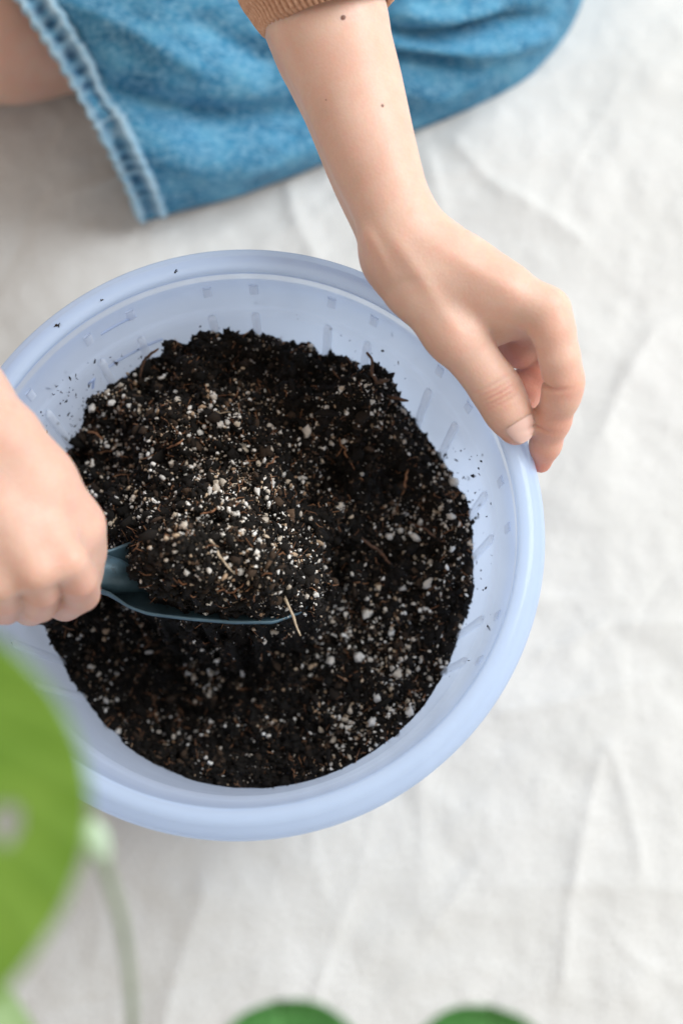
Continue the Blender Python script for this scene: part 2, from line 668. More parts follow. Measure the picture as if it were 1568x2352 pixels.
def box_on_wall(a, z0, z1, wd, depth, round_top=True):
    """raised bar that follows the wall from z0 up to z1 at angle a"""
    prof = np.array([(-1, 0), (-.92, .7), (-.6, 1), (.6, 1), (.92, .7), (1, 0)])
    zs = np.concatenate([np.linspace(z0, z1 - .0035, 7), [z1 - .0012, z1]])
    S = np.ones(9)
    if round_top:
        S[-1] = .35
        S[-2] = .85
    V = []
    for z, s in zip(zs, S):
        rr = wall_r(z) if z < RIMZ - .0325 else .1232 + (z - (RIMZ - .03)) * .15
        for p, q in prof:
            ang = a + p * s * wd / 2 / rr
            r_ = rr + .0006 - q * depth * (s if round_top else 1) - .0002
            V.append((r_ * math.cos(ang), r_ * math.sin(ang), z))
    V = np.array(V)
    F = grid_faces(len(zs), len(prof))
    top = np.array([[48, 49, 50, 53], [50, 51, 52, 53]])
    return V, np.vstack([F, top[:, :4]])


rib_mesh = None
pairs = [99, 88.5, 70.5, 60, 41, 30.5, 117, 128, 12, 1.5, -18, -28.5, 146, 157, 175, 186, 204, 215]
for d in pairs:
    if rib_mesh is None:
        V, F = box_on_wall(0, .10, RIMZ - .034, .0046, .0022)
        rib_mesh = mk('rib', V, F)
    o = link('rib', rib_mesh, M_BAR, bucket, smooth=False)
    o.rotation_euler[2] = R(d)
tick_mesh = None
for d in pairs:
    if tick_mesh is None:
        V, F = box_on_wall(0, RIMZ - .0205, RIMZ - .0125, .0046, .0010, False)
        tick_mesh = mk('tab', V, F)
    o = link('tab', tick_mesh, M_BAR, bucket, smooth=False)
    o.rotation_euler[2] = R(d)


def arc_mark(a0, a1, z, t=.0011, depth=.0007):
    n = 14
    a = np.linspace(a0, a1, n)
    V = []
    for ang in a:
        for q, dz in ((0, -t), (1, -t * .5), (1, t * .5), (0, t)):
            rr = (wall_r(z + dz) if z < RIMZ - .033 else .1232 + (z - (RIMZ - .03)) * .15) + .0003 - q * depth
            V.append((rr * math.cos(ang), rr * math.sin(ang), z + dz))
    return np.array(V), grid_faces(n, 4)


for z, a0, a1 in ((RIMZ - .019, 116, 125), (RIMZ - .045, 112, 127), (RIMZ - .064, 112, 127), (RIMZ - .083, 112, 127)):
    V, F = arc_mark(R(a0), R(a1), z)
    link('graduation_mark', mk('graduation_mark', V, F), M_EMB, bucket)
for ch, z in (('7', RIMZ - .049), ('6', RIMZ - .068), ('5', RIMZ - .087)):
    cu = bpy.data.curves.new('numeral', 'FONT')
    cu.body = ch
    cu.size = .0105
    cu.extrude = .0004
    cu.align_x = 'CENTER'
    cu.align_y = 'CENTER'
    tmp = bpy.data.objects.new('numeral', cu)
    me = bpy.data.meshes.new_from_object(tmp)
    bpy.data.objects.remove(tmp)
    o = link('numeral', me, M_EMB, bucket, smooth=False)
    a = R(132.5)
    rr = wall_r(z) - .0003
    nrm = Vector((-math.cos(a), -math.sin(a), .118)).normalized()
    xx = Vector((0, 0, 1)).cross(nrm).normalized()
    yy = nrm.cross(xx)
    o.matrix_local = Matrix.Translation((rr * math.cos(a), rr * math.sin(a), z)) @ Matrix((xx, yy, nrm)).transposed().to_4x4()

# ---------------------------------------------------------------- soil
def poly_sd(X, Y, P):
    """signed distance to polygon, positive inside"""
    d = np.full(X.shape, 1e9)
    ins = np.zeros(X.shape, bool)
    for i in range(len(P)):
        a, b = P[i], P[(i + 1) % len(P)]
        e = b - a
        t = np.clip(((X - a[0]) * e[0] + (Y - a[1]) * e[1]) / (e @ e), 0, 1)
        d = np.minimum(d, (X - a[0] - t * e[0]) ** 2 + (Y - a[1] - t * e[1]) ** 2)
        c = ((a[1] > Y) != (b[1] > Y)) & (X < (b[0] - a[0]) * (Y - a[1]) / (b[1] - a[1] + 1e-15) + a[0])
        ins ^= c
    return np.where(ins, 1, -1) * np.sqrt(d)


MOUND = np.array([W(u, v, .2)[:2] for u, v in ((-150, 1420), (150, 1385), (215, 1285), (262, 1322), (312, 1358), (345, 1410), (380, 1452), (450, 1460), (560, 1458), (605, 1444), (645, 1428), (735, 1400), (765, 1330), (752, 1245), (800, 1215), (860, 1180), (930, 1120),
                                               (1010, 1060), (1120, 980), (1100, 600), (500, 500), (-100, 700))])
LOAD = [(W(520, 1345, .22), .046, .025, .046), (W(490, 1200, .22), .046, .036, .034), (W(690, 1325, .22), .024, .024, .020), (W(385, 1335, .22), .018, .020, .024)]
c_, s_ = math.cos(R(-6)), math.sin(R(-6))


def soil_drop(x, y):
    a = np.degrees(np.arctan2(y - BY, x))
    d = np.interp(a, [-180, -10, 0, 20, 45, 70, 84, 92, 100, 115, 130, 150, 170, 180], [0, 0, .002, .005, .012, .012, .006, .005, .010, .020, .019, .014, .004, 0])
    return d * sstep(.070, .108, np.hypot(x, y - BY)) * (1 + .9 * noise(x * 75, y * 75, 0, 77)) + .003 * sstep(.08, .1, np.hypot(x, y - BY)) * noise(x * 150, y * 150, 0, 78)


def soil_h(x, y):
    x, y = np.asarray(x, float), np.asarray(y, float)
    xx = x + .004 * noise(x * 90, y * 90, 0, 31) + .0025 * noise(x * 260, y * 260, 0, 33)
    yy = y + .004 * noise(x * 90, y * 90, 0, 32) + .0025 * noise(x * 260, y * 260, 0, 34)
    plain_ = .149 + .10 * (x + .02) * (x > -.02) * 0 + .006 * fbm(x * 28, y * 28, 0, 41, 3) + .14 * np.clip(y, -.12, .02) * .9 + .016 * sstep(-.06, -.115, y)
    plain_ = plain_ + .012 * sstep(.02, .11, x)
    hol = np.exp(-(((x + .04) / .06) ** 2 + ((y + .055) / .045) ** 2))
    plain_ = plain_ - .048 * hol
    sd = poly_sd(xx, yy, MOUND)
    wd = .007 + .030 * sstep(.03, .085, x)
    mz = .183 + .014 * fbm(x * 26 + 4, y * 22, 0, 51, 3) + .010 * np.exp(-(((x + .035) / .035) ** 2 + ((y - .07) / .04) ** 2))
    mz = mz - .022 * sstep(.045, .11, x) + .006 * np.exp(-(((x - .060) / .018) ** 2 + ((y - .082) / .016) ** 2)) * 3
    mz = mz + .010 * np.exp(-((x + .02) / .03) ** 2 - ((y - .105) / .014) ** 2)
    mz = mz - soil_drop(xx, yy)
    # furrow behind the lifted scoop
    mz = mz - .005 * np.exp(-(((x + .05) * c_ + (y - .030) * s_) / .05) ** 2 - (((y - .046) - (x + .05) * s_) / .009) ** 2)
    h = plain_ + (mz - plain_) * sstep(-.3, 1, sd / wd)
    for p, lx, ly, am in LOAD:
        dx, dy = xx - p[0], yy - p[1]
        u, v = dx * c_ + dy * s_, -dx * s_ + dy * c_
        h = h + am * np.exp(-(u / lx) ** 2 - (v / ly) ** 2) * sstep(-.2, .35, sd / .010)
    h = h + .0042 * fbm(x * 95, y * 95, 0, 61, 3) + .0018 * fbm(x * 330, y * 330, 0, 65, 2)
    return h


h_ = .00085
g = np.arange(-.122, .1221, h_)
X, Y = np.meshgrid(g, g, indexing='ij')
Hs = soil_h(X, Y + BY)
rr = np.hypot(X, Y)
rmax = wall_r(Hs) - .0006
k = np.minimum(1, rmax / np.maximum(rr, 1e-6))
inside = rr < rmax + .003
V = np.stack([X * k, Y * k + BY, Hs - (rr > rmax) * .002], -1).reshape(-1, 3)
F = grid_faces(len(g), len(g))
F = F[inside.ravel()[F].all(1)]
use = np.unique(F)
mp = np.full(len(V), -1)
mp[use] = np.arange(len(use))
soil = link('potting_soil', mk('potting_soil', V[use], mp[F], {'tint': np.clip(.45 + .5 * fbm(V[use][:, 0] * 160, V[use][:, 1] * 160, 0, 71, 3), 0, 1)}), M_SOIL)
tag(soil, 'dark moist potting soil with white perlite heaped in the blue bucket', 'soil')

# templates
PHI = (1 + 5 ** .5) / 2
ICO = np.array([(-1, PHI, 0), (1, PHI, 0), (-1, -PHI, 0), (1, -PHI, 0), (0, -1, PHI), (0, 1, PHI), (0, -1, -PHI), (0, 1, -PHI), (PHI, 0, -1), (PHI, 0, 1), (-PHI, 0, -1), (-PHI, 0, 1)]) / math.hypot(1, PHI)
ICF = np.array([(0, 11, 5), (0, 5, 1), (0, 1, 7), (0, 7, 10), (0, 10, 11), (1, 5, 9), (5, 11, 4), (11, 10, 2), (10, 7, 6), (7, 1, 8), (3, 9, 4), (3, 4, 2), (3, 2, 6), (3, 6, 8), (3, 8, 9), (4, 9, 5), (2, 4, 11), (6, 2, 10), (8, 6, 7), (9, 8, 1)])


def subdiv(V, F):
    V = list(map(tuple, V))
    cache = {}

    def mid(a, b):
        k = (min(a, b), max(a, b))
        if k not in cache:
            p = (np.array(V[a]) + V[b])
            V.append(tuple(p / np.linalg.norm(p)))
            cache[k] = len(V) - 1
        return cache[k]
    out = []
    for a, b, c in F:
        x, y, z = mid(a, b), mid(b, c), mid(c, a)
        out += [(a, x, z), (x, b, y), (z, y, c), (x, y, z)]
    return np.array(V), np.array(out)


IC2, IF2 = subdiv(ICO, ICF)
T_CR = [ICO * (1 + rng.uniform(-.5, .45, (12, 1))) for _ in range(14)]
T_PE = [IC2 * (1 + .55 * noise(IC2[:, 0] * 2.1 + i * 7, IC2[:, 1] * 1.7, IC2[:, 2] * 1.7, i)[:, None] + rng.uniform(-.13, .13, (len(IC2), 1))) for i in range(10)]


def rotm(n):
    q = rng.normal(size=(n, 4))
    q /= np.linalg.norm(q, axis=1)[:, None]
    a, b, c, d = q.T
    return np.stack([np.stack([1 - 2 * (c * c + d * d), 2 * (b * c - a * d), 2 * (b * d + a * c)], -1),
                     np.stack([2 * (b * c + a * d), 1 - 2 * (b * b + d * d), 2 * (c * d - a * b)], -1),
                     np.stack([2 * (b * d - a * c), 2 * (c * d + a * b), 1 - 2 * (b * b + c * c)], -1)], -2)


def scatter(tmpl, F, pos, size, aspect, tint):
    n = len(pos)
    ti = rng.integers(0, len(tmpl), n)
    T = np.array(tmpl)[ti]
    T = T * (size[:, None] * aspect)[:, None, :]
    T = np.einsum('nij,nkj->nki', rotm(n), T) + pos[:, None]
    m_ = T.shape[1]
    FF = (F[None] + (np.arange(n) * m_)[:, None, None]).reshape(-1, 3)
    return T.reshape(-1, 3), FF, np.repeat(tint, m_)


def soil_points(n, dens=None):
    out = []
    while len(out) < n:
        p = rng.uniform(-.12, .12, (n, 2))
        p[:, 1] += BY
        hh = soil_h(p[:, 0], p[:, 1])
        gx, gy = soil_h(p[:, 0] + .0006, p[:, 1]) - hh, soil_h(p[:, 0], p[:, 1] + .0006) - hh
        steep = np.sqrt(1 + (gx / .0006) ** 2 + (gy / .0006) ** 2)
        keep_ = rng.uniform(0, 3.5, n) < steep
        p = p + rng.normal(0, .0006, (n, 2))
        ok = keep_ & (np.hypot(p[:, 0], p[:, 1] - BY) < wall_r(hh) - .0015)
        if dens is not None:
            ok &= rng.uniform(0, 1, n) < dens(p[:, 0], p[:, 1])
        out += list(np.c_[p, hh][ok])
    return np.array(out[:n])


# crumbs
n = 36000
P = soil_points(n)
size = np.clip(rng.lognormal(math.log(.00078), .5, n), .00035, .0032)
asp = np.stack([rng.uniform(.8, 2.0, n), rng.uniform(.6, 1.1, n), rng.uniform(.4, .9, n)], -1)
P[:, 2] += size * rng.uniform(-.4, .9, n)
tint = np.clip(rng.beta(1.2, 2.7, n), 0, 1)
V, F, t = scatter(T_CR, ICF, P, size, asp, tint)
nc = 900
Pc = soil_points(nc)
sc_ = np.clip(rng.lognormal(math.log(.0016), .35, nc), .001, .003)
T_CL = [IC2 * (1 + .45 * noise(IC2[:, 0] * 2.2 + i * 5, IC2[:, 1] * 2.2, IC2[:, 2] * 2.2, i + 40)[:, None] + rng.uniform(-.22, .22, (len(IC2), 1))) for i in range(12)]
V2, F2, t2 = scatter(T_CL, IF2, Pc, sc_, np.stack([rng.uniform(.8, 1.5, nc), rng.uniform(.7, 1.1, nc), rng.uniform(.5, .9, nc)], -1), rng.beta(1.6, 3.0, nc))
V, F, t = np.vstack([V, V2]), np.vstack([F, F2 + len(V)]), np.concatenate([t, t2])
o = link('soil_crumb', mk('soil_crumb', V, F, {'tint': t}), M_CRUMB, soil, smooth=False)
o['kind'] = 'stuff'


def pdens(x, y):
    d = .26 + .6 * noise(x * 40, y * 40, 0, 81) + .35 * noise(x * 110, y * 110, 0, 82)
    for u, v, s, a in ((440, 1340, .04, .5), (430, 1000, .03, .35), (560, 1190, .03, .4), (900, 1450, .04, .25), (740, 1640, .03, .2), (1000, 1200, .03, .25), (880, 1560, .05, .30), (940, 1330, .03, .2)):
        p = W(u, v, .19)
        d = d + a * np.exp(-((x - p[0]) ** 2 + (y - p[1]) ** 2) / s ** 2)
    for u, v, s in ((400, 1550, .035), (560, 1640, .02), (820, 880, .02)):
        p = W(u, v, .15)
        d = d - .45 * np.exp(-((x - p[0]) ** 2 + (y - p[1]) ** 2) / s ** 2)
    return np.clip(d, .03, 1)


n = 4600
P = soil_points(n, pdens)
size = np.clip(rng.lognormal(math.log(.00062), .55, n), .00025, .0029)
order = np.argsort(-size)
P, size = P[order], size[order]
P[:, 2] += size * .55 + .0006
big = [mk('perlite_grain', T, IF2) for T in T_PE]
for i in range(300):
    o = link('perlite_grain', big[i % len(big)], M_PERL, soil, smooth=False)
    o.location = P[i]
    s = size[i] * (.74 + .16 * float(sstep(.0, .06, P[i][0])))
    o.scale = (s * random.uniform(.9, 1.35), s * random.uniform(.8, 1.1), s * random.uniform(.65, 1))
    o.rotation_euler = (random.uniform(0, 6), random.uniform(0, 6), random.uniform(0, 6))
r_ = slice(300, n)
m_ = n - 300
V, F, t = scatter([ICO * (1 + rng.uniform(-.38, .35, (12, 1))) for _ in range(16)], ICF, P[r_], size[r_] * 1.08, np.stack([rng.uniform(.9, 1.7, m_), rng.uniform(.7, 1.1, m_), rng.uniform(.5, .95, m_)], -1), rng.beta(1.6, 1.4, m_))
o = link('fine_perlite', mk('fine_perlite', V, F, {'tint': t}), M_PERLF, soil, smooth=False)
o['kind'] = 'stuff'
n = 10000
P = soil_points(n, lambda x, y: pdens(x, y) * .8 + .2)
size = np.clip(rng.lognormal(math.log(.00026), .4, n), .00012, .0006)
P[:, 2] += .0007 + size
V, F, t = scatter(T_CR, ICF, P, size, np.stack([rng.uniform(1, 2.6, n), rng.uniform(.6, 1, n), rng.uniform(.25, .6, n)], -1), rng.beta(1.0, 1.5, n))
o = link('bark_flake', mk('bark_flake', V, F, {'tint': t}), M_PERLF, soil, smooth=False)
o['kind'] = 'stuff'

# fine fibres, one mass
VV, FF, nv = [], [], 0
P = soil_points(1100)
for p in P:
    a, L = rng.uniform(0, 6.28), rng.uniform(.002, .008)
    d = np.array([math.cos(a), math.sin(a), rng.normal(0, .35)])
    q = np.array([p + d * L * s + rng.normal(0, L * .12, 3) + [0, 0, .0012] for s in (-.5, -.17, .17, .5)])
    V, F = tube(q, np.array([.00008, .00016, .00015, .00007]) * rng.uniform(.8, 2.0), 4, caps=False)
    VV.append(V)
    FF.append(F + nv)
    nv += len(V)
o = link('root_hair', mk('root_hair', np.vstack(VV), np.vstack(FF)), M_TAN, soil)
o['kind'] = 'stuff'

# roots and twigs one can pick out
ROOTS = [([(780, 1005), (797, 1045), (815, 1080)], .0007, M_TAN), ([(936, 1078), (928, 1110), (920, 1138)], .0009, M_TAN),
         ([(480, 1240), (515, 1292), (550, 1340)], .0008, M_PALE), ([(180, 985), (215, 1000), (265, 1022)], .0009, M_TAN),
         ([(606, 1380), (650, 1424), (690, 1460)], .0011, M_PALE), ([(278, 1170), (264, 1200), (268, 1238)], .0006, M_PALE),
         ([(394, 1368), (408, 1346), (430, 1340)], .0007, M_TAN), ([(498, 1348), (536, 1356), (560, 1340)], .0006, M_TAN),
         ([(830, 1235), (868, 1268), (902, 1302)], .0013, M_BARK), ([(940, 1200), (975, 1216), (1010, 1236)], .0011, M_BARK),
         ([(470, 945), (500, 950), (530, 948)], .0005, M_PALE), ([(600, 1085), (625, 1060), (640, 1050)], .0006, M_TAN),
         ([(385, 1030), (410, 1018), (424, 1010)], .0008, M_TAN), ([(870, 1545), (880, 1530), (890, 1508)], .0006, M_PALE),
         ([(520, 860), (540, 830), (548, 806)], .0006, M_BARK), ([(700, 1030), (730, 1040), (765, 1060)], .0005, M_BARK),
         ([(460, 1180), (490, 1172), (508, 1160)], .0007, M_TAN), ([(840, 850), (862, 870), (880, 900)], .0014, M_BARK)]
for pts, r0, mt in ROOTS:
    Q = []
    for j, (u, v) in enumerate(pts):
        z = .19
        for _ in range(6):
            q = W(u, v, z)
            rq = math.hypot(q[0], q[1])
            z = float(soil_h(q[0], q[1])) + .0022
        Q.append(W(u, v, z))
    Q = np.array(Q)
    if np.ptp(Q[:, 2]) > .02:
        Q[:, 2] = Q[:, 2].max()
    r0 *= .72
    Q = spline(Q, 7)
    Q[1:-1] += rng.normal(0, .0006, (5, 3)) * [1, 1, .3]
    Vt, Ft = tube(Q, np.array([r0 * .7, r0, r0 * .9, r0 * .4]), 7, 22)
    Vt = Vt + .0004 * np.stack([noise(Vt[:, 0] * 500, Vt[:, 1] * 500, Vt[:, 2] * 500, s) for s in (1, 2, 3)], -1)
    link('root', mk('root', Vt, quads_tris(Ft)), mt, soil)

# twig lodged against the back wall, twig sticking out at the right, specks on the wall
def on_wall(u, v, off=.001):
    lo, hi = RIMZ - .03, .10
    z = .2
    for z in np.linspace(lo, hi, 140):
        q = W(u, v, z)
        if math.hypot(q[0], q[1] - BY) >= wall_r(z) - off:
            return q
    return q


def tw(name, pts, r0, mt, label, cat):
    Vt, Ft = tube(np.array(pts), np.array([r0 * .5, r0, r0 * .9, r0 * .4]), 7, 16)
    Vt = Vt + .0005 * np.stack([noise(Vt[:, 0] * 400, Vt[:, 1] * 400, Vt[:, 2] * 400, s) for s in (4, 5, 6)], -1)
    return tag(link(name, mk(name, Vt, quads_tris(Ft)), mt), label, cat)


tw('rootlet', [W(322, 872, .186), W(328, 838, .192), W(345, 815, .197), W(366, 800, .2)], .0009, M_BARK, 'thin black rootlet stuck to the back wall of the bucket above the soil', 'root')
tw('twig', [W(880, 905, .187), W(905, 914, .189), W(922, 918, .190), W(936, 922, .190)], .0011, M_BARK, 'short brown twig jutting from the right edge of the soil heap', 'twig')

pos, sz = [], []
for u0, u1, v0, v1, n in ((90, 560, 740, 1010, 460), (560, 1000, 690, 960, 60), (1010, 1135, 1020, 1560, 120), (150, 300, 900, 1060, 120)):
    for _ in range(n):
        u, v = rng.uniform(u0, u1), rng.uniform(v0, v1)
        if v0 < 800 and u0 < 500 and rng.uniform() > ((v - v0) / (v1 - v0)) ** .8 * 1.1:
            continue
        q = on_wall(u, v, .0005)
        if q[2] < float(soil_h(q[0], q[1])) - .002 or math.hypot(q[0], q[1] - BY) > .126:
            continue
        pos.append(q)
        sz.append(float(np.clip(rng.lognormal(math.log(.00040), .5), .00018, .0014)))
for u, v, s in ((1068, 1098, .0014), (1088, 1190, .0022), (1078, 1200, .0014), (1022, 1050, .0012), (1100, 1160, .0010), (132, 748, .0016), (405, 625, .0009), (235, 690, .0011), (265, 835, .0014), (900, 770, .001)):
    if (u, v) in ((132, 748), (405, 625), (235, 690)):
        q = W(u, v, RIMZ + .0024)
    else:
        q = on_wall(u, v, .0008)
    for _ in range(4):
        pos.append(q + rng.normal(0, s * .45, 3) * [1, 1, .3])
        sz.append(s * rng.uniform(.3, .6))
pos, sz = np.array(pos), np.array(sz)
V, F, t = scatter(T_CR, ICF, pos, sz, np.stack([rng.uniform(.8, 2.2, len(sz)), rng.uniform(.5, 1, len(sz)), rng.uniform(.25, .6, len(sz))], -1), rng.beta(1.3, 4, len(sz)))
o = link('soil_speck', mk('soil_speck', V, F, {'tint': t}), M_CRUMB, smooth=False)
tag(o, 'fine black soil specks clinging to the inner wall and rim of the bucket', 'soil specks', kind='stuff')

# ---------------------------------------------------------------- trowel
trowel = empty('trowel', tuple(W(230, 1345, .24)))
tag(trowel, 'dark teal garden trowel lifting soil, its handle in the left-hand fist', 'trowel')
bpy.context.view_layer.update()


def sub(o, parent):
    """parent that keeps the world-space vertices where they are"""
    o.parent = parent
    o.matrix_parent_inverse = Matrix.Translation(-parent.location)
    return o


ax0, ax1 = W(212, 1306, .231), W(738, 1354, .199)
axd = ax1 - ax0
L = np.linalg.norm(axd)
axd /= L
side = np.cross([0, 0, 1.], axd)
side /= np.linalg.norm(side)
nrm = np.cross(axd, side)
side, nrm = side * math.cos(R(24)) - nrm * math.sin(R(24)), nrm * math.cos(R(24)) + side * math.sin(R(24))
# cross sections of the blade: s along the axis, half width, how deep the trough is, and lift
SEC = [(0, .0095, .012, .0), (.08, .0125, .012, 0), (.16, .0185, .012, -.001), (.24, .0215, .010, -.001), (.42, .0225, .0085, -.001), (.60, .0225, .007, -.001), (.78, .0205, .006, -.001), (.90, .0135, .004, -.001), (.97, .0065, .002, 0), (1.0, .0012, .0005, 0)]
ss = np.linspace(0, 1, 40)
sec = np.array(SEC)
hw, dp, lf = (np.interp(ss, sec[:, 0], sec[:, i]) for i in (1, 2, 3))
tt = np.linspace(-1, 1, 25)
top = []
for s, a, b, c in zip(ss, hw, dp, lf):
    for t in tt:
        top.append(ax0 + axd * L * s + side * a * t + nrm * (c - b * (1 - abs(t) ** 2.2)))
top = np.array(top)
V = np.vstack([top, top - nrm * .0021])
F1 = grid_faces(40, 25)
F2 = F1[:, ::-1] + len(top)
edge = []
for i in range(39):
    for j in (0, 24):
        a, b = i * 25 + j, (i + 1) * 25 + j
        e = [a, b, b + len(top), a + len(top)]
        edge.append(e if j else e[::-1])
for j in range(24):
    edge.append([j + 1, j, j + len(top), j + 1 + len(top)])
sub(link('blade', mk('blade', V, np.vstack([F1, F2, np.array(edge)])), M_TROWEL), trowel)
P = np.array([ax0 - axd * .012 + nrm * .001, ax0 - axd * .002 - nrm * .002, ax0 + axd * .012 - nrm * .0045, ax0 + axd * .03 - nrm * .010])
V, F = tube(P, np.array([.0085, .0098, .0085, .003]), 16, 16)
sub(link('neck', mk('neck', V, quads_tris(F)), M_TROWEL), trowel)
P = np.array([W(-260, 1330, .276), W(-120, 1335, .270), W(60, 1338, .257), W(200, 1330, .247)])
V, F = tube(P, np.array([.012, .0145, .0135, .0115]), 20, 24)
sub(link('handle', mk('handle', V, quads_tris(F)), M_GRIP), trowel)

# ---------------------------------------------------------------- person
person = empty('person', (.0, .62, 0))
tag(person, 'person in blue jeans and brown knit kneeling, one hand on bucket rim, other gripping trowel', 'person')


def sk(l):
    """list of (u, v, z, radius in picture pixels) -> points, radii"""
    P = [W(a, b, c) for a, b, c, d in l]
    return P, [px(d, p) for (a, b, c, d), p in zip(l, P)]


# left arm and hand (image right)
s = Sdf((-.07, -.03, .165), (.21, .50, .345), .0012)
arm = [(668, -200, .290, 158), (744, 45, .288, 140), (772, 130, .286, 128), (806, 223, .285, 117), (848, 358, .283, 104), (883, 457, .281, 93), (921, 548, .280, 88)]
P, rs = sk(arm)
zo = np.array([0, 0, .009])
s.limb([p + zo for p in P], rs, .006)
s.limb([p - zo for p in P], [r * .95 for r in rs], .006)
# palm block: metacarpals, index on top
P, rs = sk([(938, 565, .286, 80), (1050, 610, .287, 60), (1150, 665, .287, 52), (1252, 716, .286, 49)])
s.chain(P, rs, .014)
P, rs = sk([(940, 575, .272, 80), (1060, 625, .272, 60), (1160, 680, .270, 52), (1245, 735, .267, 46)])
s.chain(P, rs, .012)
P, rs = sk([(935, 580, .262, 74), (1060, 635, .258, 56), (1160, 690, .254, 50), (1235, 745, .249, 44)])
s.chain(P, rs, .012)
P, rs = sk([(930, 580, .258, 60), (1055, 640, .250, 50), (1150, 695, .243, 44), (1220, 750, .234, 38)])
s.chain(P, rs, .012)
# first web muscle
P, rs = sk([(985, 610, .283, 66), (1085, 675, .276, 58), (1150, 705, .272, 40)])
s.chain(P, rs, .016)
P, rs = sk([(1040, 690, .276, 50), (1105, 742, .267, 28), (1135, 765, .264, 14)])
s.chain(P, rs, .012)
P, rs = sk([(1135, 735, .266, 24), (1190, 720, .269, 26), (1225, 715, .275, 34)])
s.chain(P, rs, .010)
# thumb
P, rs = sk([(920, 600, .281, 66), (955, 660, .280, 66), (1030, 755, .276, 62), (1050, 782, .2745, 57), (1096, 838, .268, 50), (1128, 878, .263, 50.5), (1146, 905, .2605, 51), (1166, 948, .257, 47), (1184, 985, .2525, 38)])
s.chain(P, rs, .006, .016)
TH = P, rs
# fingers
IND = sk([(1254, 716, .286, 50), (1272, 765, .284, 44), (1284, 822, .279, 43), (1294, 875, .272, 43), (1288, 910, .266, 40), (1268, 965, .253, 39), (1252, 1020, .240, 33), (1241, 1062, .229, 25)])
s.chain(*IND, .005, .008)
PAD = sk([(1235, 742, .264, 44), (1200, 788, .249, 40), (1192, 806, .243, 38), (1160, 802, .238, 36)])
s.chain(*PAD, .003, .005)
MID = sk([(1246, 745, .262, 44), (1262, 815, .236, 40), (1240, 848, .2345, 40), (1212, 880, .2295, 40), (1206, 918, .2225, 37)])
s.chain(*MID, .0015, .004)
RNG = sk([(1235, 745, .249, 44), (1238, 795, .226, 38), (1232, 835, .210, 37), (1215, 880, .202, 34), (1208, 905, .200, 30)])
s.chain(*RNG, .004, .006)
LIT = sk([(1220, 750, .234, 38), (1228, 790, .212, 33), (1226, 822, .198, 31), (1214, 858, .190, 28), (1208, 880, .188, 25)])
s.chain(*LIT, .004, .006)
VL, FL = s.mesh(4)

# right hand (image left), closed round the handle
s = Sdf((-.44, -.06, .215), (-.03, .40, .43), .0016)
P, rs = sk([(-330, 760, .322, 112), (-140, 930, .316, 112), (-60, 1010, .312, 100)])
s.chain(P, rs, .02)
s.chain([p - np.array([0, 0, .012]) for p in P], rs, .02)
MC = [[(-20, 1030, .308, 74), (70, 1150, .308, 62), (158, 1288, .310, 44)],
      [(-70, 1050, .312, 74), (-5, 1170, .313, 62), (84, 1312, .314, 45)],
      [(-110, 1070, .308, 72), (-70, 1190, .310, 60), (4, 1338, .309, 44)],
      [(-140, 1080, .300, 66), (-130, 1200, .300, 56), (-68, 1352, .299, 42)]]
for ch in MC:
    P, rs = sk(ch)
    s.chain(P, rs, .010)
FG = [[(158, 1288, .310, 44), (180, 1330, .297, 44), (186, 1362, .275, 45), (150, 1384, .248, 43), (110, 1370, .240, 40)],
      [(84, 1312, .314, 45), (94, 1354, .298, 44), (92, 1386, .274, 44), (70, 1396, .248, 42), (40, 1372, .240, 40)],
      [(4, 1338, .309, 44), (12, 1372, .292, 43), (12, 1393, .268, 43), (0, 1390, .244, 40), (-20, 1360, .240, 38)],
      [(-68, 1352, .299, 42), (-65, 1377, .284, 41), (-62, 1392, .264, 40), (-70, 1385, .244, 36), (-85, 1355, .240, 34)]]
for ch in FG:
    P, rs = sk(ch)
    s.chain(P, rs, .0008, .0012)
s.limb([W(-140, 930, .312), W(-330, 760, .322), np.array([-.245, .215, .345]), np.array([-.385, .345, .375])], [.0215, .0225, .029, .036], .012)
P, rs = sk([(20, 1020, .312, 84), (90, 1110, .304, 78), (166, 1212, .290, 66), (180, 1265, .276, 52), (176, 1310, .262, 46), (150, 1345, .252, 38)])
s.chain(P, rs, .010)
VR, FR = s.mesh(4)

# bare leg beyond the hem
s = Sdf((-.70, .18, -.0), (-.02, .55, .16), .0035)
s.chain([np.array(p) for p in ((-.10, .40, .054), (-.17, .395, .056), (-.28, .385, .056), (-.42, .355, .050), (-.62, .31, .042))], [.045, .052, .05, .042, .032], .01)
VG, FG2 = s.mesh(3)


def dimple(V, N, c, d, width, amp, reach):
    """crease across direction d at point c, on the skin within reach"""
    q = V - c
    a = q @ d
    r2 = (q ** 2).sum(1) - a * a
    k = amp * np.exp(-(a / width) ** 2) * np.exp(-((q ** 2).sum(1)) / reach ** 2)
    return V - N * k[:, None]


NL = normals(VL, FL)
if (NL * (VL - VL.mean(0))).sum() < 0:
    NL = -NL
tp, tr_ = TH
ip = tp[6]
td = tp[8] - tp[5]
td /= np.linalg.norm(td)
tocam = CAM - ip
tocam /= np.linalg.norm(tocam)
for off, am in ((-.0055, .0005), (-.003, .0006), (-.0006, .0008), (.0018, .0007), (.004, .0005)):
    VL = dimple(VL, NL, ip + tocam * tr_[6] + td * off, td + np.array([0, 0, .0]), .0008, am * 1.9, .0075)
for F_, i in ((IND, 3), (IND, 5)):
    p = F_[0][i]
    d = F_[0][i + 1] - F_[0][i - 1]
    d /= np.linalg.norm(d)
    sideL = np.cross(d, [0, 0, 1.])
    sideL /= np.linalg.norm(sideL)
    if sideL[0] > 0:
        sideL = -sideL
    VL = dimple(VL, NL, p + sideL * F_[1][i] * .9, d, .0011, .0024, .009)
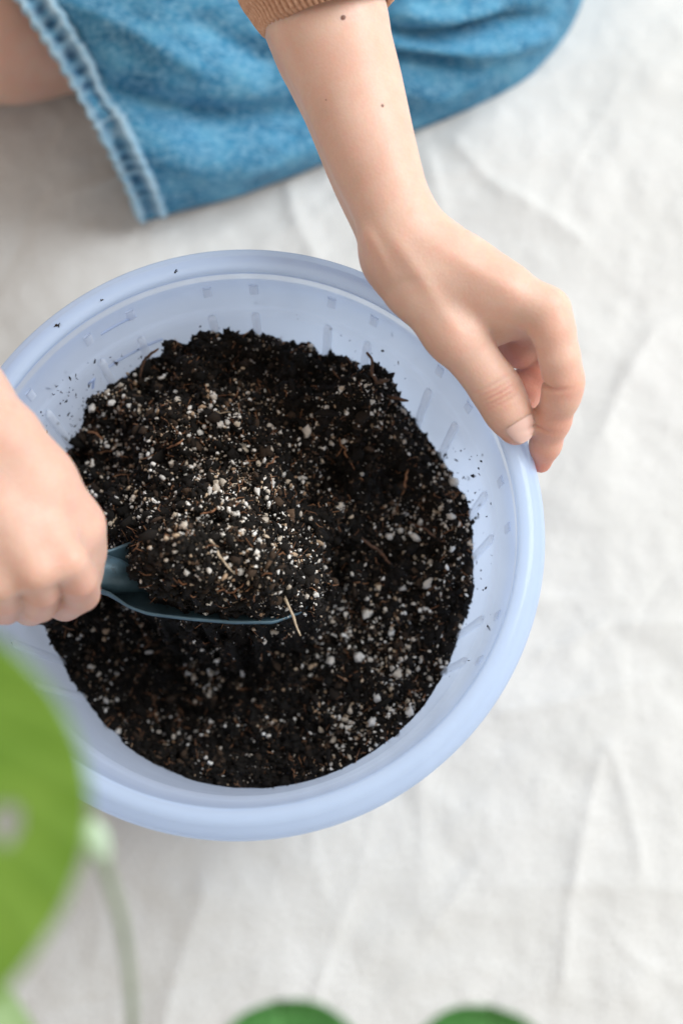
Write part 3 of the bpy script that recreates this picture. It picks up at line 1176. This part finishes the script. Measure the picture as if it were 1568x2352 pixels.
# tendons at the wrist, fine folds of the first web
def ridge(V, N, pts, width, amp):
    Q = spline(np.array([W(*p) for p in pts]), 60)
    best = np.full(len(V), 9.)
    tt = np.zeros(len(V))
    for i, q in enumerate(Q):
        # distance square to the line of the tendon seen from above
        e = ((V[:, :2] - q[:2]) ** 2).sum(1) + .15 * (V[:, 2] - q[2]) ** 2
        m_ = e < best
        best = np.where(m_, e, best)
        tt = np.where(m_, i / 59, tt)
    up_ = np.clip(N[:, 2] * 1.5 + .3, 0, 1)
    return V + N * (amp * np.exp(-best / width ** 2) * np.sin(np.pi * np.clip(tt, .02, .98)) ** .7 * up_)[:, None]


for pts, wd, am in (([(756, 350, .30), (800, 452, .30), (838, 540, .298), (868, 620, .292)], .0016, .0011),
                    ([(775, 380, .305), (818, 470, .305), (862, 560, .30), (905, 650, .292)], .0018, .0010),
                    ([(880, 520, .305), (945, 600, .303), (1010, 690, .298), (1060, 780, .286)], .0034, .0012),
                    ([(980, 545, .305), (1080, 605, .305), (1180, 660, .303), (1245, 700, .30)], .004, .0009),
                    ([(1143, 780, .275), (1120, 730, .28), (1100, 670, .285)], .0022, -.0012),
                    ([(1000, 740, .28), (1010, 765, .28), (1018, 790, .275)], .0012, -.0010),
                    ([(1195, 735, .275), (1225, 700, .283), (1235, 680, .29)], .0016, -.0007),
                    ([(1180, 745, .275), (1205, 705, .283), (1208, 680, .29)], .0014, -.0005)):
    VL = ridge(VL, NL, pts, wd, am)
red = np.zeros(len(VL)) + .05
for P_, amt, s2 in ((tp[8], .55, .011), (tp[6] + tocam * .006, .45, .008), (IND[0][1], .15, .015), (IND[0][3], .40, .012), (IND[0][7], .75, .018), (IND[0][5], .5, .014),
                    (PAD[0][2], .9, .016), (MID[0][3], .9, .016), (MID[0][2], .85, .014), (W(1195, 770, .26), .5, .010), (RNG[0][2], .8, .02)):
    red = np.maximum(red, min(1, amt * 1.5) * np.exp(-((VL - P_) ** 2).sum(1) / s2 ** 2))
redR = np.zeros(len(VR)) + .12
for ch in FG:
    for i in (1, 2, 3):
        p = W(*ch[i][:3])
        redR = np.maximum(redR, .5 * np.exp(-((VR - p) ** 2).sum(1) / .012 ** 2))
Vb = np.vstack([VL, VR, VG])
Fb = np.vstack([FL, FR + len(VL), FG2 + len(VL) + len(VR)])
body = sub(link('body', mk('body', Vb, Fb, {'red': np.concatenate([red, redR, np.full(len(VG), .15)])}), M_SKIN), person)

# thumb nail
a = tp[8] - tp[6]
a /= np.linalg.norm(a)
nn = CAM - tp[8]
nn /= np.linalg.norm(nn)
nn = nn + RT * .42 + UP * .05
nn -= a * (nn @ a)
nn /= np.linalg.norm(nn)
bb = np.cross(a, nn)
from mathutils.bvhtree import BVHTree
ta, tb = tp[6], tp[8] + (tp[8] - tp[6]) * .3
tq = np.clip(((VL - ta) @ (tb - ta)) / ((tb - ta) @ (tb - ta)), 0, 1)
near = np.linalg.norm(VL - ta - tq[:, None] * (tb - ta), axis=1)
di = np.min([np.linalg.norm(VL - p, axis=1) - r for p, r in zip(spline(np.array(IND[0]), 40), np.interp(np.linspace(0, 1, 40), np.linspace(0, 1, 8), IND[1]))], axis=0)
near = (near < .0118) & (di > .0016)
bvh = BVHTree.FromPolygons([Vector(p) for p in VL], [list(map(int, f)) for f in FL[near[FL].all(1)]])
V = []
for i in range(17):
    t = i / 16
    for j in range(15):
        q = (j / 14 - .5) * 2
        half = .92 * (1 - .10 * max(0, (t - .62) / .38) ** 2 - .12 * max(0, (.25 - t) / .25) ** 2)
        ph = q * half
        s_len = -.0052 + .0125 * t + (-.0022 * q * q if t > .5 else .0012 * q * q) * abs(t - .5) * 2
        d = bb * math.sin(ph) + nn * math.cos(ph)
        c0 = tp[8] + a * min(s_len, .0035)
        d2 = d + a * max(0, s_len - .0035) / .0075
        d2 /= np.linalg.norm(d2)
        hit = bvh.ray_cast(Vector(c0 + d2 * .0125), Vector(-d2), .012)
        edge_ = max(abs(q), abs(t - .45) / .55 * .8)
        up_ = .00042 - .00055 * max(0, edge_ - .8) / .2 + (.0005 * max(0, (t - .85) / .15) if abs(q) < .8 else 0)
        V.append((np.array(hit[0]) if hit[0] is not None else c0 + d2 * tr_[8] * .97) + d2 * up_)
V = np.array(V)
sub(link('thumbnail', mk('thumbnail', V, grid_faces(17, 15)), M_NAIL), person)

# moles on the forearm
def arm_top(u, v):
    """nearest skin vertex of the arm along the sight line"""
    d = FWD + RT * (u - 784) / FOC + UP * (1176 - v) / FOC
    d /= np.linalg.norm(d)
    q = VL - CAM
    t = q @ d
    off = np.linalg.norm(q - t[:, None] * d, axis=1)
    i = np.argmin(np.where(off < .0015, t, 9))
    return VL[i], NL[i]


for u, v, r0 in ((791, 34, .0013), (882, 239, .0008), (742, 225, .0004)):
    p, nn_ = arm_top(u, v)
    rot = Vector(nn_).to_track_quat('Z', 'Y').to_matrix()
    Vm = IC2 * [r0, r0 * .8, r0 * .28]
    Vm = Vm @ np.array(rot).T + p
    sub(link('mole', mk('mole', Vm, IF2), M_MOLE), person)

# knit sleeves: ribs run along the arm
def make_sleeve(P, radii, el, shear):
    pc = spline(P, 60)
    Tn = np.gradient(pc, axis=0)
    Tn /= np.linalg.norm(Tn, axis=1)[:, None]
    B1 = np.cross(Tn, [0, 0, 1.])
    B1 /= np.linalg.norm(B1, axis=1)[:, None]
    B2 = np.cross(B1, Tn)
    nr, ns = 74, 74 * 8
    th = np.linspace(0, 2 * np.pi, ns, endpoint=False)
    rib = np.abs(np.sin(th * nr / 2)) ** .6
    rad = np.interp(np.linspace(0, 1, 60), [0, .02, .05, .3, 1], radii)

    def ring(i, r, back=0.):
        return pc[i] - Tn[i] * back + B1[i] * (r * np.cos(th))[:, None] + B2[i] * (r * el * np.sin(th))[:, None]
    rows = [ring(2, rad[2] - .003 + 0 * th), ring(0, rad[0] - .0024 + 0 * th, .0006), ring(0, rad[0] - .0008 + .0005 * rib, .0012)]
    rows += [ring(i, rad[i] + .0022 * (rib - .5) + .0006 * np.sin(th * 3 + i * .2)) for i in range(60)]
    k = [2, 0, 0] + list(range(60))
    V = np.array(rows)
    V = V - Tn[k][:, None] * (shear * ((V - pc[k][:, None]) * B2[k][:, None]).sum(-1))[..., None]
    sub(link('sleeve', mk('sleeve', V.reshape(-1, 3), grid_faces(63, ns, True)), M_KNIT), person)


make_sleeve([W(u, v, z) for u, v, z in ((754, 40, .288), (741, -2, .288), (725, -60, .289), (690, -200, .291), (600, -520, .30))], [.0302, .0316, .0322, .035, .046], 1.42, .44)
make_sleeve([np.array(p) for p in ((-.262, .231, .349), (-.285, .252, .354), (-.33, .294, .363), (-.40, .36, .378), (-.50, .45, .40))], [.0335, .035, .036, .042, .052], 1.1, 0)

# jeans
Fp = np.array([W(u, v, .004) for u, v in ((322, 512), (400, 488), (550, 448), (745, 376), (950, 303), (1100, 243), (1205, 185), (1280, 112), (1322, 45), (1342, -20), (1348, -75))])
Bp = np.array([(-.235, .49, .004), (-.18, .53, .004), (-.08, .58, .004), (.02, .61, .004), (.10, .63, .004), (.17, .63, .004), (.21, .60, .004), (.235, .565, .004), (.242, .535, .004), (.24, .51, .004), (.23, .495, .004)])
NS, NT = 200, 150
Fc, Bc = spline(Fp, NS), spline(Bp, NS)
sv = np.linspace(0, 1, NS)
hh = np.interp(sv, [0, .1, .35, .6, .75, .86, .94, 1], [.118, .125, .135, .142, .135, .112, .075, .02])
th = np.linspace(0, np.pi, NT)
S2, T2 = np.meshgrid(sv, np.linspace(0, 1, NT), indexing='ij')
prof = (1 - np.cos(th)) / 2
V = Fc[:, None] + (Bc - Fc)[:, None] * prof[None, :, None]
V[:, :, 2] += hh[:, None] * np.sin(th)[None] ** .85
VJ0 = V.copy()


def surf_normals(V):
    a = np.gradient(V, axis=0)
    b = np.gradient(V, axis=1)
    n = np.cross(a, b)
    n /= np.linalg.norm(n, axis=-1)[..., None] + 1e-12
    if n[:, V.shape[1] // 2, 2].mean() < 0:
        n = -n
    return n


NJ = surf_normals(V)
# picture position of every surface point, so that the folds follow the photograph's
q = V - CAM
zc = q @ FWD
U_, V_ = 784 + FOC * (q @ RT) / zc, 1176 - FOC * (q @ UP) / zc
disp = .0025 * fbm(V[..., 0] * 30, V[..., 1] * 30, V[..., 2] * 30, 91, 3)


def fold(pts, wd, am):
    Q = spline(np.array(pts, float), 60)
    d = np.full(U_.shape, 1e12)
    tt_ = np.zeros(U_.shape)
    for i, q_ in enumerate(Q):
        e = (U_ - q_[0]) ** 2 + (V_ - q_[1]) ** 2
        m_ = e < d
        d = np.where(m_, e, d)
        tt_ = np.where(m_, i / 59, tt_)
    return 1.5 * am * np.exp(-d / wd ** 2) * np.sin(np.pi * np.clip(tt_ * .9 + .05, 0, 1)) ** .6


for pts, wd, am in (([(150, 60), (220, 180), (330, 235), (480, 280), (640, 275), (760, 270)], 40, -.011),
                    ([(150, 10), (270, 60), (380, 120), (460, 160)], 24, .007),
                    ([(330, 330), (470, 370), (640, 350), (740, 310)], 60, .006),
                    ([(880, 70), (1000, 80), (1120, 55), (1240, 40)], 16, -.009),
                    ([(900, 30), (1020, 40), (1150, 10)], 18, .006),
                    ([(890, 125), (980, 135), (1090, 150)], 14, -.008),
                    ([(900, 100), (1010, 108), (1130, 110), (1250, 80)], 18, .007),
                    ([(420, 30), (560, 110), (660, 160)], 30, -.005),
                    ([(900, 200), (1010, 215), (1120, 180)], 22, .004)):
    disp = disp + fold(pts, wd, am)
fade_edge = np.clip(np.minimum(T2, 1 - T2) / .06, 0, 1)
V = V + NJ * (disp * (.25 + .75 * fade_edge))[..., None]
V[..., 2] = np.maximum(V[..., 2], .004)
jeans = sub(link('jeans', mk('jeans', V.reshape(-1, 3), grid_faces(NS, NT)), M_DENIM), person)
so = jeans.modifiers.new('cloth thickness', 'SOLIDIFY')
so.thickness = .0016
so.offset = -1
# hem: a folded band with puckers between two ridges
hs, ht = 15, 420
HB = .0195
sl_len = np.linalg.norm(Fc[1:] - Fc[:-1], axis=1).sum()
ii = np.linspace(-.0015, HB, hs)
base_t = np.linspace(.012, .75, ht)
jt = np.interp(base_t, np.linspace(0, 1, NT), np.arange(NT))
VH = []
fade, dye = [], []
j0 = jt.astype(int)
f_ = (jt - j0)[:, None]
row0 = V[0][j0] * (1 - f_) + V[0][np.minimum(j0 + 1, NT - 1)] * f_
r9 = V[12][j0] * (1 - f_) + V[12][np.minimum(j0 + 1, NT - 1)] * f_
nn0 = NJ[6][j0] * (1 - f_) + NJ[6][np.minimum(j0 + 1, NT - 1)] * f_
along = r9 - row0
along /= np.linalg.norm(along, axis=1)[:, None]
arc = np.concatenate([[0], np.cumsum(np.linalg.norm(np.diff(row0, axis=0), axis=1))])
pit = .0098
ph = arc / pit + .35 * noise(arc * 90, 0, 0, 5)
pk = np.exp(-((ph - np.round(ph)) / .31) ** 2)
amp = .5 + .5 * (noise(np.round(ph) * 3.7, 1.5, 0, 8))
for i, w_ in enumerate(ii):
    fr = (i / (hs - 1))
    ridge = .0040 * math.exp(-((fr - .13) / .14) ** 2) + .0044 * math.exp(-((fr - .80) / .13) ** 2) + .0012
    if i == 0:
        ridge = -.0008
    if i == hs - 1:
        ridge = -.0004
    dent = .0034 * math.exp(-((fr - .40) / .20) ** 2) * pk * (.5 + .5 * amp)
    wob = .0009 * np.cos(2 * np.pi * ph)
    VH.append(row0 + along * (w_ + wob * (1 if i < 4 else .5))[:, None] + nn0 * (ridge - dent + .0006 + .0006 * noise(arc * 400, fr * 4, 0, 12))[:, None])
    fade.append(np.clip(.30 + .65 * math.exp(-((fr - .10) / .16) ** 2) + .6 * math.exp(-((fr - .80) / .14) ** 2) + .3 * noise(arc * 300, fr * 5, 0, 14), 0, .95))
    dye.append(.95 * math.exp(-((fr - .42) / .20) ** 2) * pk * np.clip(amp + .6, 0, 1))
VH = np.array(VH)
hem = link('hem', mk('hem', VH.reshape(-1, 3), grid_faces(hs, ht), {'fade': np.array(fade).ravel(), 'dye': np.array(dye).ravel()}), M_HEM)
hem.parent = jeans

# ---------------------------------------------------------------- house plant in front, out of focus
plant = empty('house_plant', (-.08, -.44, 0))
tag(plant, 'out of focus green house plant with holed leaves in the lower left foreground', 'plant')


def leaf(name, centre, tip, width, mat, normal, base_w=.5, holes=(), cup=.15, n=70, m=44, curl=.0, blunt=.62, sk_=.72):
    """broad leaf from its stalk end to its tip; holes are (along, across, half length, half width) in leaf units"""
    c, tip = np.asarray(centre, float), np.asarray(tip, float)
    a = tip - c
    L = np.linalg.norm(a)
    a /= L
    nrm = np.asarray(normal, float)
    nrm -= a * (nrm @ a)
    nrm /= np.linalg.norm(nrm)
    b = np.cross(nrm, a)
    t = np.linspace(0, 1, n)
    prof = np.sin(np.pi * np.clip(t, 0, 1) ** sk_) ** blunt
    prof = np.maximum(prof, .02)
    q = np.linspace(-1, 1, m)
    T, Q = np.meshgrid(t, q, indexing='ij')
    Wd = width * prof[:, None] * Q
    back = -.16 * L * (np.abs(Q) ** 1.5) * (1 - T) ** 2
    vein = np.exp(-(np.abs(((np.abs(Q) * .55 - T) * 9) % 1 - .5) / .10) ** 2) * .0
    lat = np.abs(((T * 7 - np.abs(Q) * 2.2) % 1) - .5)
    vein = np.maximum(np.exp(-(lat / .05) ** 2) * .3, np.exp(-(Q / .03) ** 2))
    H = cup * width * (Q ** 2) + .008 * width * np.cos(2 * np.pi * (T * 7 - np.abs(Q) * 2.2)) * np.abs(Q) - curl * L * T ** 2
    H = H - .04 * width * np.exp(-(Q / .05) ** 2)
    P = c + a * (T * L + back)[..., None] + b * Wd[..., None] + nrm * H[..., None]
    F = grid_faces(n, m)
    keep = np.ones(len(F), bool)
    tc, qc = T.ravel()[F].mean(1), Q.ravel()[F].mean(1)
    for h0, h1, l0, l1 in holes:
        keep &= ((tc - h0) / l0) ** 2 + ((qc - h1) / l1) ** 2 > 1
    o = sub(link(name, mk(name, P.reshape(-1, 3), F[keep], {'vein': vein.ravel()}), mat), plant)
    md = o.modifiers.new('thickness', 'SOLIDIFY')
    md.thickness = .0006
    return o


def to_cam(p, k=(0, 0, 0)):
    d = CAM - p
    d /= np.linalg.norm(d)
    return d + np.array(k)


# big leaf at the left edge
p0, p1 = W(-110, 1560, .575), W(-95, 2330, .555)
lf = leaf('leaf', p0, p1, px(315, p0), M_LEAF, to_cam(p0, (.25, .3, 0)), holes=((.46, .38, .060, .11),), cup=.10, blunt=.66, sk_=.88)
p0, p1 = W(-160, 2240, .47), W(100, 2470, .45)
leaf('leaf', p0, p1, px(95, p0), M_LEAFP, to_cam(p0, (.3, .2, 0)))
p0, p1 = W(690, 2640, .43), W(635, 2300, .435)
leaf('leaf', p0, p1, px(205, p0), M_LEAFD, to_cam(p0, (0, -.25, 0)), blunt=.38)
p0, p1 = W(1080, 2660, .43), W(1125, 2312, .435)
leaf('leaf', p0, p1, px(200, p0), M_LEAFD, to_cam(p0, (0, -.25, 0)), blunt=.38)
crown = np.array([-.08, -.44, .13])


def stalk(pts, r, mat=M_STEM, name='petiole', end=None):
    P = np.array(pts)
    V, F = tube(P, r if np.ndim(r) else np.array([r, r]), 10, 40)
    return sub(link(name, mk(name, V, quads_tris(F)), mat), plant)


st = [W(212, 1925, .50), W(248, 2010, .495), W(285, 2150, .48), W(304, 2352, .45), W(296, 2600, .38), crown]
stalk(st, np.array([.0022, .0016, .0014, .0014, .0017, .0026]))
stalk([W(196, 1890, .502), W(214, 1926, .50), W(240, 1975, .496)], np.array([.0026, .0042, .0020]), M_NODE, 'node')
stalk([W(-110, 1500, .575), W(-200, 1700, .53), W(-200, 2200, .42), crown + [-.02, .02, .02], crown], .0022)
stalk([W(-160, 2240, .47), W(-200, 2400, .40), crown + [-.02, .03, .02], crown], .0018)
stalk([W(690, 2640, .43), W(640, 2800, .34), crown + [.04, .02, .05], crown], .0018)
stalk([W(1080, 2660, .43), W(900, 2900, .32), crown + [.06, .0, .05], crown], .0018)
V, F = lathe([(.001, .004), (.045, .004), (.064, .115), (.068, .115), (.070, .13), (.063, .13), (.060, .118), (.001, .118)], 48)
sub(link('pot', mk('pot', V + [-.08, -.44, 0], F), M_POT), plant)
print('tris', sum(len(o.data.loop_triangles) or len(o.data.polygons) for o in C.objects if o.type == 'MESH'))
